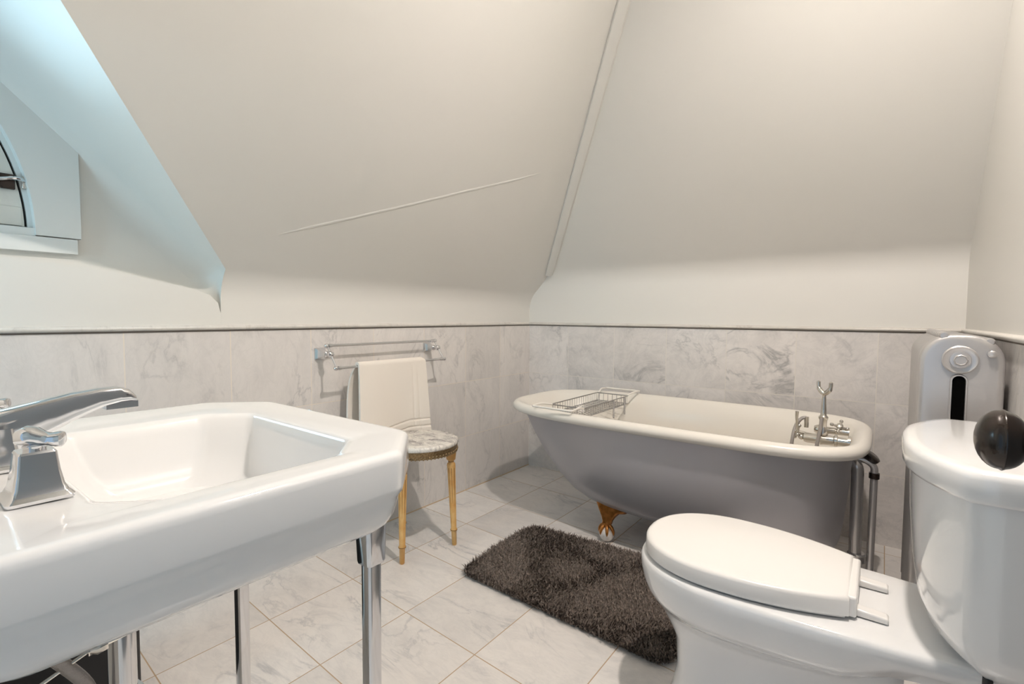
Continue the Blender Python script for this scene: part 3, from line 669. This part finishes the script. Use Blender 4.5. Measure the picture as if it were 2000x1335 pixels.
# ================================================================== TOWEL RACK AND TOWEL
tr = thing('towel_rack', 'chrome two-bar swing towel rack on the left tiled wall', 'towel rack', (0, -1.2, .815))
YA, YB = -1.488, -.900
for y in (YA, YB):
    q = MB_(); q.loft([[Vector((x, y+sy_*h, .814+sz_*h)) for sy_, sz_ in ((-1, -1), (1, -1), (1, 1), (-1, 1))] for x, h in ((.0, .0235), (.006, .0235), (.010, .020), (.03, .012), (.048, .0085))])
    q.lathe([(.007, .045), (.012, .05), (.012, .056), (.007, .060), (.007, .066), (.0115, .072), (.0135, .080), (.0115, .088), (.004, .093)], (0, y, .814), 'x', 20); q.make('bracket', m_chrome, tr, angle=35)
UX, UZ, LX, LZ = .058, .848, .122, .762
for y in (YA, YB):
    s = 1 if y == YA else -1
    q = MB_(); q.tube([(UX, y, UZ), (.080, y, .818), (.10, y, .790), (LX, y, LZ)], [.0035, .005, .004, .0035], 10)
    q.ball((UX, y-s*.004, UZ), .0098, 14); q.ball((LX, y-s*.004, LZ), .0098, 14); q.make('swing_arm', m_chrome, tr)
for (x, z) in ((UX, UZ), (LX, LZ)):
    q = MB_(); q.tube([(x, YA, z), (x, YB, z)], .0055, 14); q.lathe([(.0085, 0), (.0085, .008), (.006, .02)], (x, YA+.006, z), 'y', 14); q.lathe([(.006, 0), (.0085, .012), (.0085, .02)], (x, YB-.026, z), 'y', 14); q.make('bar', m_chrome, tr)
# towel
q = MB_(); prof = []
zf, zb2 = .355, .375
nz = 120; rT = .0165
for i in range(nz+1): prof.append(('f', zf+(LZ-zf)*i/nz))
for i in range(1, 12): prof.append(('a', PI*i/12))
for i in range(nz+1): prof.append(('b', LZ-(LZ-zb2)*i/nz))
yl0, yr0 = -1.395, -1.033; NY = 90
def tp(side, val, u, th):
    """th = offset outward (0 inner layer, thickness outer)"""
    yy = yl0+(yr0-yl0)*u
    if side == 'a':
        r = rT-.010+th; return Vector((LX+r*math.cos(val), yy, LZ+r*math.sin(val)*1.15-.010*math.sin(val)*max(0, (u-.93)/.07)**2))
    d = (LZ-val)/.4
    fold = .008*math.sin(u*PI*2.2+.6)*d + .014*max(0, u-.72)/.28*d*(1 if side == 'f' else 0)
    yy2 = yy + (.020*d*(u) + .006*d*math.sin(val*9) if side == 'f' else -.012*(1-math.exp(-d*7)))
    ridge = 0
    if side == 'f':
        zz = val+.045*max(0, .72-u)+.02*max(0, u-.72)
        for zc in (.500, .468): ridge -= .0045*math.exp(-((zz-zc)/.0035)**2)
        for uc, k_ in ((.78, 1), (.855, .7)): ridge -= .003*k_*math.exp(-((u-uc)/.010)**2)*min(1, d*6)
    r = rT-.010+th+ridge*(1 if th > .004 else 0)
    return Vector((LX+(r if side == 'f' else -r)*(1+.0)+fold*(1 if side == 'f' else .5)+(.010*d if side == 'f' else -.046*(1-math.exp(-d*7))), yy2, val))
outer = [[tp(s, v, j/NY, .010) for s, v in prof] for j in range(NY+1)]
inner_ = [[tp(s, v, j/NY, .0) for s, v in prof] for j in range(NY+1)]
rings = []
for j in range(NY+1): rings.append(outer[j]+inner_[j][::-1])
q.loft(rings); tw = q.make('towel', m_towel, None, angle=60)
tw.modifiers.new('soft', 'BEVEL').width = .003
tag(tw, 'folded cream bath towel hanging over the lower rack bar', 'towel')

# ================================================================== RUG
rg_ = thing('rug', 'dark brown shag bath rug on the marble floor beside the tub', 'rug', (1.0, -1.03, 0))
RC_ = [Vector((.590, -1.288, 0)), Vector((1.400, -1.312, 0)), Vector((1.400, -.735, 0)), Vector((.572, -.790, 0))]
def rugpt(u, v): return (RC_[0]*(1-u)+RC_[1]*u)*(1-v)+(RC_[3]*(1-u)+RC_[2]*u)*v
def round_uv(n=10, ru=.07, rv=.105):
    P = []
    for cu, cv, a0 in ((1-ru, rv, -PI/2), (1-ru, 1-rv, 0), (ru, 1-rv, PI/2), (ru, rv, PI)):
        for i in range(n+1): a = a0+PI/2*i/n; P.append((cu+ru*math.cos(a), cv+rv*math.sin(a)))
    return P
q = MB_(); P = [rugpt(.5+(p[0]-.5)*.97, .5+(p[1]-.5)*.955) for p in round_uv()]; q.loft([P, [p+Vector((0, 0, .008)) for p in P]]); q.make('rug_backing', m_rugb, rg_, smooth=False)
NB = 60000
u = np.random.rand(NB); v = np.random.rand(NB); ru, rv = .07, .105
du = np.maximum(0, np.maximum(ru-u, u-(1-ru)))/ru; dv = np.maximum(0, np.maximum(rv-v, v-(1-rv)))/rv
k = (du**2+dv**2) < 1; u, v = u[k], v[k]; n_ = len(u)
c = [np.array(p) for p in RC_]
base = ((c[0][None]*(1-u)[:, None]+c[1][None]*u[:, None])*(1-v)[:, None]+(c[3][None]*(1-u)[:, None]+c[2][None]*u[:, None])*v[:, None])
X, Y = base[:, 0], base[:, 1]
ang = 1.8*np.sin(X*13+1.3*np.sin(Y*7))+1.6*np.sin(Y*15+1.7*np.sin(X*9))+np.random.randn(n_)*1.3
lean = .35+.55*np.random.rand(n_)+.12*np.sin(X*31+Y*19)*np.sin(Y*37-X*11)
L = .024+.012*np.random.rand(n_); wd = .0011+.0007*np.random.rand(n_)
d = np.stack([np.cos(ang)*np.sin(lean), np.sin(ang)*np.sin(lean), np.cos(lean)], 1)
side = np.stack([-np.sin(ang+np.random.randn(n_)*.6), np.cos(ang), 0*ang], 1)*wd[:, None]
b0 = base+np.array([0, 0, .006]); mid = b0+d*L[:, None]*.55; d2 = d.copy(); d2[:, 2] *= .55; tip = mid+d2*L[:, None]*.5
V = np.stack([b0-side, b0+side, mid+side, mid-side, tip], 1).reshape(-1, 3)
V[:, 2] = np.maximum(V[:, 2], .0015)
i0 = np.arange(n_)*5
me = bpy.data.meshes.new('pile'); me.vertices.add(len(V)); me.vertices.foreach_set('co', V.ravel())
loops = np.stack([i0, i0+1, i0+2, i0+3, i0+3, i0+2, i0+4], 1).ravel(); me.loops.add(len(loops)); me.loops.foreach_set('vertex_index', loops)
ls = np.stack([np.arange(n_)*7, np.arange(n_)*7+4], 1).ravel(); me.polygons.add(len(ls)); me.polygons.foreach_set('loop_start', ls)
me.polygons.foreach_set('loop_total', np.tile([4, 3], n_)); me.update(calc_edges=True); me.validate()
me.materials.append(m_pile); po = bpy.data.objects.new('pile', me); col.objects.link(po); po.parent = rg_; po.matrix_parent_inverse = Matrix.Translation(-Vector(rg_.location)); po['kind'] = 'stuff'
